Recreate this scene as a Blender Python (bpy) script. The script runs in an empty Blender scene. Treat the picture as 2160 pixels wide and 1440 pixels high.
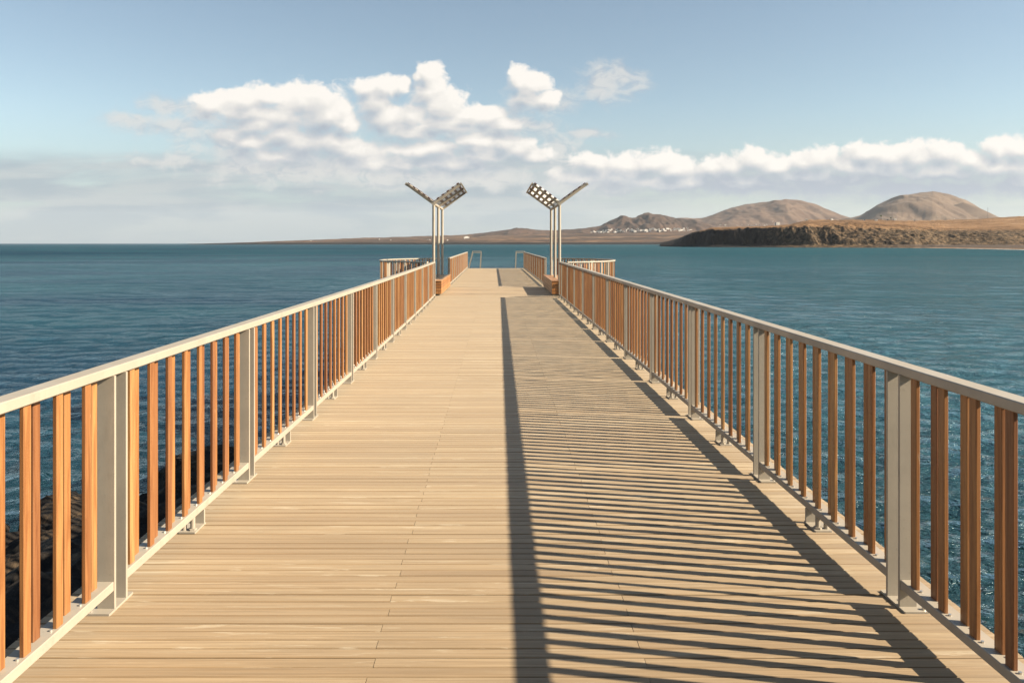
import bpy, bmesh, math, random
import numpy as np
from mathutils import Vector, Matrix, noise as mnoise

R = math.radians
random.seed(7)
rng = np.random.default_rng(11)
scene = bpy.context.scene
COL = scene.collection
SEA = -4.5                      # sea level below the deck (deck top is z = 0)
EYE = 1.65
CAMH = EYE - SEA                # eye above the sea
F = 1680.0                      # focal length in units of the surveyed drawing (2160 wide)
X0, Y0 = 1049.0, 513.0

# ------------------------------------------------------------------ helpers
def tag(o, label=None, cat=None, group=None, kind=None):
    if label: o['label'] = label
    if cat: o['category'] = cat
    if group: o['group'] = group
    if kind: o['kind'] = kind
    return o

def link(name, me, parent=None, loc=None, rz=None):
    o = bpy.data.objects.new(name, me)
    COL.objects.link(o)
    if parent: o.parent = parent
    if loc is not None: o.location = loc
    if rz is not None: o.rotation_euler = (0, 0, rz)
    return o

def empty(name, loc=(0, 0, 0), rz=0.0):
    o = bpy.data.objects.new(name, None)
    COL.objects.link(o)
    o.location = loc
    o.rotation_euler = (0, 0, rz)
    o.empty_display_size = 0.2
    return o

class MB:
    def __init__(self): self.v = []; self.f = []
    def add(self, vs, fs):
        b = len(self.v)
        self.v += [tuple(p) for p in vs]
        self.f += [tuple(b + i for i in f) for f in fs]
    def box(self, x0, x1, y0, y1, z0, z1):
        self.add([(x0,y0,z0),(x1,y0,z0),(x1,y1,z0),(x0,y1,z0),(x0,y0,z1),(x1,y0,z1),(x1,y1,z1),(x0,y1,z1)],
                 [(0,3,2,1),(4,5,6,7),(0,1,5,4),(1,2,6,5),(2,3,7,6),(3,0,4,7)])
    def prism(self, prof, z0, z1):          # vertical prism from a ccw xy profile
        n = len(prof)
        self.add([(x,y,z0) for x,y in prof] + [(x,y,z1) for x,y in prof],
                 [tuple(range(n))[::-1], tuple(range(n, 2*n))] + [(i,(i+1)%n,n+(i+1)%n,n+i) for i in range(n)])
    def cbox(self, x0, x1, y0, y1, z0, z1, c=.003):
        self.prism([(x0+c,y0),(x1-c,y0),(x1,y0+c),(x1,y1-c),(x1-c,y1),(x0+c,y1),(x0,y1-c),(x0,y0+c)], z0, z1)
    def sweep(self, pts, nrm, prof, closed=False):  # pts: xy list, nrm: outward normals, prof: list of (w, z) ccw
        n = len(prof); vs = []; fs = []
        for (x, y), (nx, ny) in zip(pts, nrm):
            for w, z in prof: vs.append((x + nx*w, y + ny*w, z))
        m = len(pts)
        for i in range(m-1):
            for k in range(n):
                a = i*n + k; b = i*n + (k+1) % n
                fs.append((a, b, b+n, a+n))
        fs.append(tuple(range(n))); fs.append(tuple(range((m-1)*n, m*n))[::-1])
        self.add(vs, fs)
    def tube(self, p0, p1, r, seg=12, r1=None):
        p0 = Vector(p0); p1 = Vector(p1); r1 = r if r1 is None else r1
        d = (p1-p0).normalized()
        a = d.orthogonal().normalized(); b = d.cross(a)
        vs = []
        for p, rr in ((p0, r), (p1, r1)):
            for k in range(seg):
                t = 2*math.pi*k/seg
                vs.append(p + (a*math.cos(t) + b*math.sin(t))*rr)
        fs = [(k, (k+1) % seg, seg+(k+1) % seg, seg+k) for k in range(seg)]
        fs += [tuple(range(seg))[::-1], tuple(range(seg, 2*seg))]
        self.add(vs, fs)
    def beam(self, p0, p1, w, h, up=(0,0,1)):       # box beam between two points
        p0 = Vector(p0); p1 = Vector(p1); d = (p1-p0).normalized()
        s = d.cross(Vector(up)).normalized(); u = s.cross(d)
        vs = []
        for p in (p0, p1):
            for a, b in ((-1,-1),(1,-1),(1,1),(-1,1)): vs.append(p + s*a*w/2 + u*b*h/2)
        self.add(vs, [(0,3,2,1),(4,5,6,7),(0,1,5,4),(1,2,6,5),(2,3,7,6),(3,0,4,7)])
    def mesh(self, name, mat, smooth=False):
        me = bpy.data.meshes.new(name)
        me.from_pydata(self.v, [], self.f)
        me.update()
        bm = bmesh.new(); bm.from_mesh(me)
        bmesh.ops.recalc_face_normals(bm, faces=bm.faces)
        bm.to_mesh(me); bm.free()
        if mat: me.materials.append(mat)
        if smooth: me.shade_smooth()
        return me
    def build(self, name, mat, parent=None, smooth=False, **k):
        return link(name, self.mesh(name, mat, smooth), parent, **k)

def grid_mesh(name, P, mat, smooth=True, wrap=False, parent=None):
    """P: (m, n, 3) array of points."""
    m, n = P.shape[:2]
    idx = np.arange(m*n).reshape(m, n)
    if wrap: idx = np.concatenate([idx, idx[:, :1]], axis=1)
    q = np.stack([idx[:-1, :-1], idx[:-1, 1:], idx[1:, 1:], idx[1:, :-1]], -1).reshape(-1, 4)
    me = bpy.data.meshes.new(name)
    me.vertices.add(m*n); me.vertices.foreach_set('co', P.reshape(-1).astype(np.float32))
    me.loops.add(q.size); me.loops.foreach_set('vertex_index', q.reshape(-1).astype(np.int32))
    me.polygons.add(len(q)); me.polygons.foreach_set('loop_start', (np.arange(len(q))*4).astype(np.int32))
    me.update(calc_edges=True); me.validate()
    if smooth: me.shade_smooth()
    me.materials.append(mat)
    return link(name, me, parent)

# vectorised value noise
_T = rng.random((256, 256))
def vnoise(x, y):
    x = np.asarray(x, float); y = np.asarray(y, float)
    xi = np.floor(x).astype(int); yi = np.floor(y).astype(int)
    fx = x-xi; fy = y-yi
    fx = fx*fx*(3-2*fx); fy = fy*fy*(3-2*fy)
    a = _T[xi & 255, yi & 255]; b = _T[(xi+1) & 255, yi & 255]
    c = _T[xi & 255, (yi+1) & 255]; d = _T[(xi+1) & 255, (yi+1) & 255]
    return (a*(1-fx)+b*fx)*(1-fy) + (c*(1-fx)+d*fx)*fy
def fbm(x, y, o=5, ridge=False):
    s = 0; a = 1.0; t = 0
    for k in range(o):
        n = vnoise(x*2**k + 17.3*k, y*2**k + 9.1*k)
        if ridge: n = 1 - abs(2*n-1)
        s = s + a*n; t += a; a *= .5
    return s/t
def sstep(a, b, x):
    t = np.clip((x-a)/(b-a), 0, 1); return t*t*(3-2*t)

# ------------------------------------------------------------------ materials
class NT:
    def __init__(self, tree): self.t = tree; self.n = tree.nodes; self.l = tree.links
    def node(self, typ, **k):
        nd = self.n.new(typ)
        for a, b in k.items(): setattr(nd, a, b)
        return nd
    def put(self, sock, v):
        if v is None: return
        if isinstance(v, bpy.types.NodeSocket): self.l.new(v, sock)
        elif isinstance(v, bpy.types.Node): self.l.new(v.outputs[0], sock)
        else:
            if sock.type == 'RGBA' and len(v) == 3: v = (*v, 1)
            sock.default_value = v
    def math(self, op, a, b=None, c=None, clamp=False):
        nd = self.node('ShaderNodeMath', operation=op, use_clamp=clamp)
        self.put(nd.inputs[0], a); self.put(nd.inputs[1], b)
        if c is not None: self.put(nd.inputs[2], c)
        return nd.outputs[0]
    def vmath(self, op, a, b=None, c=None):
        nd = self.node('ShaderNodeVectorMath', operation=op)
        self.put(nd.inputs[0], a); self.put(nd.inputs[1], b)
        if c is not None: self.put(nd.inputs[2], c)
        return nd.outputs['Value'] if op in ('LENGTH', 'DOT_PRODUCT') else nd.outputs[0]
    def mix(self, f, a, b, blend='MIX'):
        nd = self.node('ShaderNodeMix', data_type='RGBA', blend_type=blend)
        self.put(nd.inputs[0], f); self.put(nd.inputs[6], a); self.put(nd.inputs[7], b)
        return nd.outputs[2]
    def noise(self, vec, scale, detail=3, rough=.5, dist=0.0, dims='3D'):
        nd = self.node('ShaderNodeTexNoise', noise_dimensions=dims)
        self.put(nd.inputs['Vector'], vec); self.put(nd.inputs['Scale'], scale)
        nd.inputs['Detail'].default_value = detail; nd.inputs['Roughness'].default_value = rough
        nd.inputs['Distortion'].default_value = dist
        return nd.outputs[0]
    def map(self, x, a, b, c=0.0, d=1.0, smooth=True):
        nd = self.node('ShaderNodeMapRange', interpolation_type='SMOOTHSTEP' if smooth else 'LINEAR')
        self.put(nd.inputs[0], x)
        for i, v in enumerate((a, b, c, d)): self.put(nd.inputs[1+i], v)
        return nd.outputs[0]
    def mapping(self, vec, scale=(1,1,1), loc=(0,0,0), rot=(0,0,0)):
        nd = self.node('ShaderNodeMapping')
        self.put(nd.inputs[0], vec)
        nd.inputs['Location'].default_value = loc; nd.inputs['Scale'].default_value = scale
        nd.inputs['Rotation'].default_value = rot
        return nd.outputs[0]
    def xyz(self, v):
        nd = self.node('ShaderNodeSeparateXYZ'); self.put(nd.inputs[0], v); return nd.outputs
    def comb(self, x, y, z):
        nd = self.node('ShaderNodeCombineXYZ')
        for i, v in enumerate((x, y, z)): self.put(nd.inputs[i], v)
        return nd.outputs[0]
    def ramp(self, f, stops):
        nd = self.node('ShaderNodeValToRGB'); e = nd.color_ramp.elements
        while len(e) < len(stops): e.new(.5)
        for el, (p, c) in zip(e, stops): el.position = p; el.color = (*c, 1)
        self.put(nd.inputs[0], f); return nd.outputs[0]
    def bump(self, h, strength=1.0, dist=1.0, normal=None):
        nd = self.node('ShaderNodeBump'); nd.inputs['Strength'].default_value = strength
        nd.inputs['Distance'].default_value = dist; self.put(nd.inputs['Height'], h)
        if normal is not None: self.put(nd.inputs['Normal'], normal)
        return nd.outputs[0]

def material(name, rough=.6, spec=.4, metallic=0.0):
    m = bpy.data.materials.new(name); m.use_nodes = True
    t = NT(m.node_tree); t.n.clear()
    out = t.node('ShaderNodeOutputMaterial'); b = t.node('ShaderNodeBsdfPrincipled')
    t.l.new(b.outputs[0], out.inputs[0])
    b.inputs['Roughness'].default_value = rough; b.inputs['Metallic'].default_value = metallic
    b.inputs['Specular IOR Level'].default_value = spec
    t.b = b; t.out = out; t.mat = m
    t.geo = t.node('ShaderNodeNewGeometry'); t.tc = t.node('ShaderNodeTexCoord')
    t.oi = t.node('ShaderNodeObjectInfo')
    return t

def fract_add(t, a, b):
    return t.math('FRACT', t.math('ADD', a, b))

K = .39
def sc(*c): return tuple(x*K for x in c)
def mat_deck():
    t = material('deck_boards', rough=.62, spec=.3)
    t.b.inputs['Sheen Weight'].default_value = .38; t.b.inputs['Sheen Roughness'].default_value = .4; t.b.inputs['Sheen Tint'].default_value = (1, .9, .72, 1)
    P = t.geo.outputs['Position']; r = t.geo.outputs['Random Per Island']
    off = t.comb(t.math('MULTIPLY', r, 37.0), t.math('MULTIPLY', r, 91.0), 0.0)
    v = t.vmath('ADD', P, off)
    fine = t.noise(t.mapping(v, (1.3, 85, 20)), 1.0, 5, .65, .25)
    streak = t.noise(t.mapping(v, (.7, 38, 8)), 1.0, 4, .6, .4)
    broad = t.noise(t.mapping(v, (.9, 9, 9)), 1.0, 3, .5)
    col = t.ramp(r, [(0, sc(.46, .305, .165)), (.3, sc(.545, .37, .20)), (.65, sc(.61, .425, .237)), (1, sc(.71, .515, .30))])
    col = t.mix(t.map(fine, .40, .62, 0, .75), col, t.mix(.62, col, sc(.28, .18, .09)))
    col = t.mix(t.map(streak, .50, .64, 0, .45), col, t.mix(.5, col, sc(.86, .68, .45)))
    col = t.mix(t.map(broad, .35, .7, 0, .35), col, sc(.40, .27, .14))
    # pale weathered patches: where the oil has worn off
    worn = t.noise(t.mapping(v, (2.2, 34, 8)), 1.0, 6, .7, .6)
    big = t.noise(t.mapping(P, (.5, .7, 1)), 1.0, 2, .5)
    wm = t.math('MULTIPLY', t.map(worn, .56, .63), t.map(t.math('ADD', t.math('MULTIPLY', big, .6), t.math('MULTIPLY', r, .5)), .42, .7, .05, .75))
    col = t.mix(wm, col, sc(.84, .70, .50))
    # walked-on, slightly greyed middle
    st = t.noise(t.mapping(P, (.6, 1.1, 1)), 1.0, 4, .6)
    col = t.mix(t.map(st, .45, .75, 0, .25), col, sc(.36, .28, .19))
    # mineral scratches
    t.put(t.b.inputs['Base Color'], col)
    t.put(t.b.inputs['Normal'], t.bump(fine, .4, .004))
    return t.mat

def mat_slat(name, tone, sheen=.30):
    t = material(name, rough=.45, spec=.45)
    t.b.inputs['Sheen Weight'].default_value = sheen; t.b.inputs['Sheen Roughness'].default_value = .2; t.b.inputs['Sheen Tint'].default_value = (1, .86, .66, 1)
    P = t.tc.outputs['Object']
    r = fract_add(t, t.math('MULTIPLY', t.oi.outputs['Random'], 7.31), t.geo.outputs['Random Per Island'])
    off = t.comb(t.math('MULTIPLY', r, 13.0), t.math('MULTIPLY', r, 29.0), t.math('MULTIPLY', r, 47.0))
    v = t.vmath('ADD', P, off)
    grain = t.noise(t.mapping(v, (70, 45, 2.2)), 1.0, 5, .6, .8)
    ring = t.noise(t.mapping(v, (22, 22, .8)), 1.0, 2, .5, 1.5)
    a, b, c, d = tone
    col = t.ramp(r, [(0, a), (.4, b), (.75, c), (1, d)])
    col = t.mix(t.map(grain, .38, .66, 0, .75), col, t.mix(1.0, col, (.55, .42, .35), 'MULTIPLY'))
    col = t.mix(t.map(ring, .5, .75, 0, .4), col, t.mix(1.0, col, (1.35, 1.45, 1.5), 'MULTIPLY'))
    spots = t.noise(t.mapping(v, (60, 60, 9)), 1.0, 2, .5)
    col = t.mix(t.map(spots, .74, .8, 0, .5), col, (.36, .29, .2))
    t.put(t.b.inputs['Base Color'], col)
    t.put(t.b.inputs['Normal'], t.bump(grain, .3, .003))
    return t.mat

def mat_paint(name, col, dark, rough=.42):
    t = material(name, rough=rough, spec=.5)
    P = t.geo.outputs['Position']
    n1 = t.noise(P, 3.0, 5, .6); n2 = t.noise(P, 40.0, 3, .6)
    n3 = t.noise(t.mapping(P, (9, 9, 2.0)), 1.0, 5, .65)
    c = t.mix(t.map(n1, .35, .65, 0, .7), col, dark)
    c = t.mix(t.map(n3, .56, .70, 0, .35), c, tuple(x*.8 for x in dark))
    c = t.mix(t.map(n2, .62, .74, 0, .3), c, tuple(x*.72 for x in dark))
    t.put(t.b.inputs['Base Color'], c)
    t.put(t.b.inputs['Roughness'], t.map(n1, .3, .7, rough-.07, rough+.14))
    t.put(t.b.inputs['Normal'], t.bump(n2, .12, .002))
    return t.mat

def mat_simple(name, stops, scale=1.0, rough=.85, detail=6, bump=.4, bdist=.1, stretch=(1,1,1)):
    t = material(name, rough=rough, spec=.25)
    P = t.mapping(t.geo.outputs['Position'], stretch)
    n = t.noise(P, scale, detail, .62, .3)
    t.put(t.b.inputs['Base Color'], t.ramp(n, stops))
    t.put(t.b.inputs['Normal'], t.bump(n, bump, bdist))
    return t.mat

M_DECK = mat_deck()
M_SLAT = mat_slat('rail_slat_wood', ((.165, .066, .025), (.235, .102, .034), (.275, .130, .044), (.32, .168, .062)))
M_BROWN = mat_slat('canopy_slat_wood', ((.070, .028, .014), (.080, .032, .016), (.090, .036, .018), (.10, .040, .020)), 0.0)
M_BENCH = mat_slat('bench_wood', ((.28, .12, .038), (.32, .145, .045), (.35, .165, .055), (.38, .19, .065)))
M_STEEL = mat_paint('cream_painted_steel', (.292, .257, .207), (.235, .207, .167))
M_BOLT = material('bolt_zinc', .3, .5, .9); M_BOLT.put(M_BOLT.b.inputs['Base Color'], (.6, .58, .54)); M_BOLT = M_BOLT.mat
M_UNDER = mat_simple('under_deck_steel', [(.3, (.10, .09, .08)), (.7, (.18, .16, .14))], 2.0, .7)
M_CONC = mat_simple('pile_concrete', [(.3, (.18, .17, .15)), (.7, (.32, .30, .27))], 1.5, .9)
t = material('white_canopy_sheet', .5, .3)
t.put(t.b.inputs['Base Color'], (.7, .69, .66))
tr = t.node('ShaderNodeBsdfTranslucent'); t.put(tr.inputs[0], (.85, .84, .81))
mx = t.node('ShaderNodeMixShader'); mx.inputs[0].default_value = .7
t.l.new(t.b.outputs[0], mx.inputs[1]); t.l.new(tr.outputs[0], mx.inputs[2]); t.l.new(mx.outputs[0], t.out.inputs[0])
M_SHEET = t.mat

# ------------------------------------------------------------------ pier geometry: plan lines
def XR(y): return 1.820 + .0016*max(0.0, y-4) if y < 25 else 1.800 - .005*(y-30)
def XL(y): return -(1.722 + .00055*max(0.0, y-8)**2) if y < 25 else -(1.800 + .005*(y-30))
GAP0, GAP1 = 23.95, 30.25          # the opening with the two round bays
RC, RB, YB = .52, 3.42, 27.1      # bay: centre |x|, radius of the rail centre line, centre y
END = 52.6

def edge(y, side):
    e = (XR(y)+.28) if side > 0 else -(XL(y)-.28)
    d = (RB+.22)**2 - (y-YB)**2
    if d > 0: e = max(e, RC + math.sqrt(d))
    return e

# deck boards: one sheet of planks
mb = MB()
pitch, gap, th = .071, .0044, .028
i = 0; y = -3.0
while y < END - .01:
    l = -edge(y+pitch/2, -1); r = edge(y+pitch/2, 1)
    cuts = [l]
    if i % 2 == 0:
        cuts += [-.49 + random.uniform(-.006, .006), .58 + random.uniform(-.006, .006)]
    if r > 3: cuts = sorted(cuts + [-2.3, 2.4] if i % 2 else cuts + [-1.9, 1.95])
    cuts.append(r); cuts = sorted(cuts)
    dz = random.uniform(-.0012, .0012)
    for a, b in zip(cuts[:-1], cuts[1:]):
        z = dz + random.uniform(-.0008, .0008); ya = y + random.uniform(0, .0012)
        c = .003; x0 = a+.0012; x1 = b-.0012; y0 = ya; y1 = y+pitch-gap
        prof = [(y0, -th), (y1, -th), (y1, z-c), (y1-c, z), (y0+c, z), (y0, z-c)]
        mb.add([(x0, p, q) for p, q in prof] + [(x1, p, q) for p, q in prof],
               [(0,5,4,3,2,1), (6,7,8,9,10,11)] + [(k, (k+1) % 6, 6+(k+1) % 6, 6+k) for k in range(6)])
    y += pitch; i += 1
deck = mb.build('pier_deck', M_DECK)
tag(deck, 'long pier walkway of weathered narrow timber boards', kind='structure')

# beams and piles below
mb = MB()
for side in (-1, 1):
    ys = np.arange(-3, END+.01, .25)
    pts = [(side*(edge(v, side)-.09), v) for v in ys]
    nr = [(side, 0)]*len(pts)
    prof = [(-.05, -.38), (.05, -.38), (.05, -.034), (-.05, -.034)]
    mb.sweep(pts, nr, prof if side > 0 else prof)
mb.build('edge_beam', M_UNDER, deck)
mb = MB()
for v in np.arange(-2.5, END, 1.5):
    mb.box(-edge(v, -1)+.2, edge(v, 1)-.2, v-.06, v+.06, -.33, -.034)
mb.build('cross_beam', M_UNDER, deck)
for v in (-1, 7, 15, 23, 31.5, 40, 48, 52):
    m2 = MB(); m2.box(-1.9, 1.9, v-.35, v+.35, -.95, -.385)
    m2.build('pile_cap', M_CONC, deck)
    for s in (-1.3, 1.3):
        m2 = MB(); m2.tube((s, v, -9), (s, v, -.955), .28, 20)
        m2.build('pile', M_CONC, deck, smooth=False)

# ------------------------------------------------------------------ railings
BAY = 1.942
def make_slat_mesh():
    m = MB(); m.cbox(-.009, .009, -.0235, .0235, .1325, 1.0545, .0025)
    return m.mesh('slat', M_SLAT)
SLAT = make_slat_mesh()
m = MB()
m.cbox(-.046, .034, -.0075, .0075, .0105, 1.0545, .002)
POST = m.mesh('post', M_STEEL)
m = MB(); m.cbox(-.048, .062, -.115, .115, .0005, .0105, .003)
BASE = m.mesh('base_plate', M_STEEL)
m = MB()
m.tube((0, 0, .0105), (0, 0, .021), .009, 8)
BOLTS = m.mesh('bolt', M_BOLT)
m = MB()
m.cbox(-.047, .050, -.085, .085, .0005, .0095, .003)
m.cbox(-.046, .034, .060, .074, .0095, .0895, .002)
m.tube((-.018, -.045, .0095), (-.018, -.045, .0895), .014, 14)
m.tube((-.018, -.045, .0096), (-.018, -.045, .02), .024, 6)
m.tube((.030, -.045, .0095), (.030, -.045, .0895), .014, 14)
FOOT = m.mesh('support_foot', M_STEEL)
m = MB(); m.cbox(-.009, .009, -.020, .020, .1325, 1.0545, .0025)
SLAT2 = m.mesh('steel_slat', M_STEEL)

def railing(label, cat, path, side, first=None, last=None, group=None, s_vis=0.0, phase=None, obj_slats=100, name='railing', steel=0):
    """path: dense xy list (centre line); side: +1 when the walkway is on the left of travel."""
    P = np.array(path, float)
    seg = np.hypot(*np.diff(P, axis=0).T); S = np.concatenate([[0], np.cumsum(seg)]); L = S[-1]
    def at(s):
        x = np.interp(s, S, P[:, 0]); y = np.interp(s, S, P[:, 1])
        e = .02
        x2 = np.interp(min(s+e, L), S, P[:, 0]); y2 = np.interp(min(s+e, L), S, P[:, 1])
        x1 = np.interp(max(s-e, 0), S, P[:, 0]); y1 = np.interp(max(s-e, 0), S, P[:, 1])
        t = Vector((x2-x1, y2-y1)).normalized()
        out = Vector((t.y, -t.x))*side             # away from the walkway
        return x, y, t, out
    root = empty(name, (P[0, 0], P[0, 1], 0))
    tag(root, label, cat, group)
    ox, oy = P[0]
    def run(s0, s1, prof, nm, parent):
        n = max(2, int((s1-s0)/.12)+2) if len(path) > 40 else 12
        pts = []; nr = []
        for s in np.linspace(s0, s1, n):
            x, y, t, o = at(s); pts.append((x-ox, y-oy)); nr.append((o.x, o.y))
        m = MB(); m.sweep(pts, nr, prof)
        return m.build(nm, M_STEEL, parent)
    def rprof(w0, w1, z0, z1, c=.004):
        return [(w0+c, z0), (w1-c, z0), (w1, z0+c), (w1, z1-c), (w1-c, z1), (w0+c, z1), (w0, z1-c), (w0, z0+c)]
    run(0, L, rprof(-.042, .042, 1.0545, 1.096), 'handrail', root)
    # posts
    nb = max(1, round((L-.15)/BAY)) if phase is None else None
    posts = list(np.linspace(.075, L-.075, nb+1)) if phase is None else list(np.arange(phase, L, BAY))
    if phase is not None and L - posts[-1] > .5: posts.append(L-.075)
    if phase is not None and L - posts[-1] < .07: posts[-1] = L-.075
    fm = MB()
    def place(nm, me, s, parent, w=0.0):
        x, y, t, o = at(s)
        # local x = outward, local y = along the rail
        M = Matrix(((o.x, t.x, 0, x-ox+o.x*w), (o.y, t.y, 0, y-oy+o.y*w), (0, 0, 1, 0), (0, 0, 0, 1)))
        ob = bpy.data.objects.new(nm, me); COL.objects.link(ob); ob.parent = parent
        ob.matrix_local = M
        return ob
    def copy_into(mbx, me, s, w=0.0):
        x, y, t, o = at(s)
        b = len(mbx.v)
        for v in me.vertices:
            a, c, z = v.co
            mbx.v.append((x-ox+o.x*(a+w)+t.x*c, y-oy+o.y*(a+w)+t.y*c, z))
        mbx.f += [tuple(b+i for i in p.vertices) for p in me.polygons]
    for s in posts:
        for ds in (-.056, .056): place('post', POST, s+ds, root)
        p = place('base_plate', BASE, s, root)
        for bx, by in ((.0, 0), (.048, -.092), (.048, .092)):
            ob = bpy.data.objects.new('bolt', BOLTS); COL.objects.link(ob); ob.parent = p; ob.location = (bx, by, 0)
    slats = []
    for a, b in zip(posts[:-1], posts[1:]):
        run(a+.0645, b-.0645, rprof(-.042, .042, .090, .132, .003), 'bottom_rail', root)
        if b-a > 1.2: place('support_foot', FOOT, (a+b)/2, root)
        n = max(2, round((b-a-.30)/.1095))
        for k in range(n+1):
            slats.append((a + .15 + (b-a-.30)*k/n, -.020 if (k % 2) == (1 if side > 0 else 0) else .009))
    near = [q for q in slats if q[0] >= s_vis][:obj_slats]
    rest = [q for q in slats if q not in near]
    for q, (s, w) in enumerate(near):
        if steel and q % steel == 0: place('steel_slat', SLAT2, s, root, w)
        else: place('slat', SLAT, s, root, w)
    if rest:
        mbx = MB()
        for s, w in rest: copy_into(mbx, SLAT, s, w)
        o = mbx.build('slat', M_SLAT, root); o['kind'] = 'stuff'
    # small screw brackets that hold the slats on the bottom rail
    mbx = MB()
    for s, w in slats:
        if s < s_vis-2 or s > s_vis+14: continue
        x, y, t, o = at(s-.042)
        for dw in (.004,):
            X = x-ox+o.x*(w+dw); Y = y-oy+o.y*(w+dw)
            mbx.tube((X, Y, .132), (X, Y, .139), .0065, 6)
    if mbx.v:
        o = mbx.build('screw', M_BOLT, root)
        o['kind'] = 'stuff'
    return root

ys = np.linspace(-2.3, GAP0, 90)
G = 'timber slat railings along the pier'
# post centre at y = 3.66 + k*BAY on both sides
ph = (3.66+2.3) % BAY
railing('near right railing of brown timber slats in the shade with a pale steel handrail', 'railing',
        [(XR(v)+.042, v) for v in ys], 1, s_vis=2.6+2.3, phase=ph, group=G)
ys2 = np.linspace(-2.3, GAP0, 90)
railing('near left railing of sunlit orange timber slats with a cream steel handrail', 'railing',
        [(XL(v)-.042, v) for v in ys2], -1, s_vis=2.6+2.3, phase=ph-.02, group=G)
ysf = np.linspace(GAP1, END-1.2, 30)
railing('far right railing beyond the right bench, running to the pier end', 'railing',
        [(XR(v)+.042, v) for v in ysf], 1, group=G)
railing('far left railing beyond the left bench, sunlit, running to the pier end', 'railing',
        [(XL(v)-.042, v) for v in ysf], -1, group=G)
def bay_path(s):
    a0 = math.asin((GAP0-YB+.12)/RB); a1 = math.asin((GAP1-YB-.1)/RB)
    return [(s*(RC+RB*math.cos(a)), YB+RB*math.sin(a)) for a in np.linspace(a0, a1, 60)]
railing('curved railing around the round bay on the left of the pier', 'railing', bay_path(-1), -1, steel=3, group='curved railings of the round bays')
railing('curved railing around the round bay on the right of the pier', 'railing', bay_path(1), 1, steel=3, group='curved railings of the round bays')

# ------------------------------------------------------------------ benches
def bench(s, label):
    xi = 1.76 if s < 0 else 1.72
    xo = xi+.56; ya, yb = (25.05, 29.85)
    root = empty('bench', (s*(xi+xo)/2, (ya+yb)/2, 0)); tag(root, label, 'bench', 'wooden box benches by the canopies')
    cx, cy = (xo-xi)/2, (yb-ya)/2
    for (fx0, fx1, fy0, fy1) in ((-cx, -cx+.025, -cy+.026, cy-.026), (cx-.025, cx, -cy+.026, cy-.026), (-cx, cx, -cy, -cy+.025), (-cx, cx, cy-.025, cy)):
        m = MB()
        for k in range(4):
            z = .055 + k*.098
            m.box(fx0, fx1, fy0, fy1, z, z+.086)
        m.build('side_panel', M_BENCH, root)
    m = MB(); n = 5; w = 2*cx/n
    for k in range(n): m.box(-cx+k*w+.004-.01*(k==0), -cx+(k+1)*w-.004+.01*(k==n-1), -cy-.012, cy+.012, .445, .47)
    m.build('seat', M_BENCH, root)
    m = MB(); m.box(-cx+.03, cx-.03, -cy+.03, cy-.03, .06, .44); m.build('inner_box', M_UNDER, root)
    for sx in (-1, 1):
        for yy in (-cy+.1, -.8, .8, cy-.1):
            m = MB(); m.box(sx*(cx-.07)-.025, sx*(cx-.07)+.025, yy-.025, yy+.025, .0015, .06)
            m.build('leg', M_STEEL, root)
    return root
bench(-1, 'sunlit orange wooden box bench under the left canopy')
bench(1, 'dark shaded wooden box bench under the right canopy')

# ------------------------------------------------------------------ Y canopies
def canopy(s, label):
    xp = -2.03 if s < 0 else 1.985
    zs = (25.4, 27.4, 29.4); zt = 2.90; L = 1.06; ang = R(36)
    root = empty('shade_canopy', (xp, 27.4, 0)); tag(root, label, 'canopy', 'Y shaped slatted canopies on three poles')
    for v in zs:
        m = MB(); m.tube((0, v-27.4, .4705), (0, v-27.4, zt-.03), .045, 20)
        m.build('pole', M_STEEL, root, smooth=False)
        f = MB(); f.tube((0, v-27.4, .4703), (0, v-27.4, .482), .085, 16); f.build('pole_flange', M_STEEL, root)
    m = MB(); m.tube((0, -2.08, zt), (0, 2.08, zt), .048, 16); m.build('ridge_tube', M_STEEL, root)
    for w in (-1, 1):
        ux, uz = w*math.cos(ang), math.sin(ang)
        nx, nz = -w*math.sin(ang), math.cos(ang)
        for v in (-2, 0, 2):
            m = MB(); m.beam((ux*.03, v, zt+uz*.03), (ux*L, v, zt+uz*L), .045, .075, up=(nx, 0, nz)); m.build('arm', M_STEEL, root)
        m = MB(); m.beam((ux*(L+.028), -2.03, zt+uz*(L+.028)), (ux*(L+.028), 2.03, zt+uz*(L+.028)), .09, .05, up=(ux, 0, uz)); m.build('edge_bar', M_STEEL, root)
        for k in range(10):
            a = .075 + k*.0975; off = .066 if k % 2 else .064
            c0 = Vector((ux*(a+.0455)+nx*off, 0, zt+uz*(a+.0455)+nz*off))
            m = MB()
            m.beam(c0+Vector((0, -2.17, 0)), c0+Vector((0, 2.17, 0)), .085 if k % 2 else .09, .026 if k % 2 else .008, up=(nx, 0, nz))
            if k % 2: m.build('canopy_slat', M_BROWN, root)
            else: m.build('white_strip', M_SHEET, root)
    return root
canopy(-1, 'Y shaped canopy of slats and white strips on three pale poles over the left bench')
canopy(1, 'Y shaped canopy of slats and white strips on three pale poles over the right bench')

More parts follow.
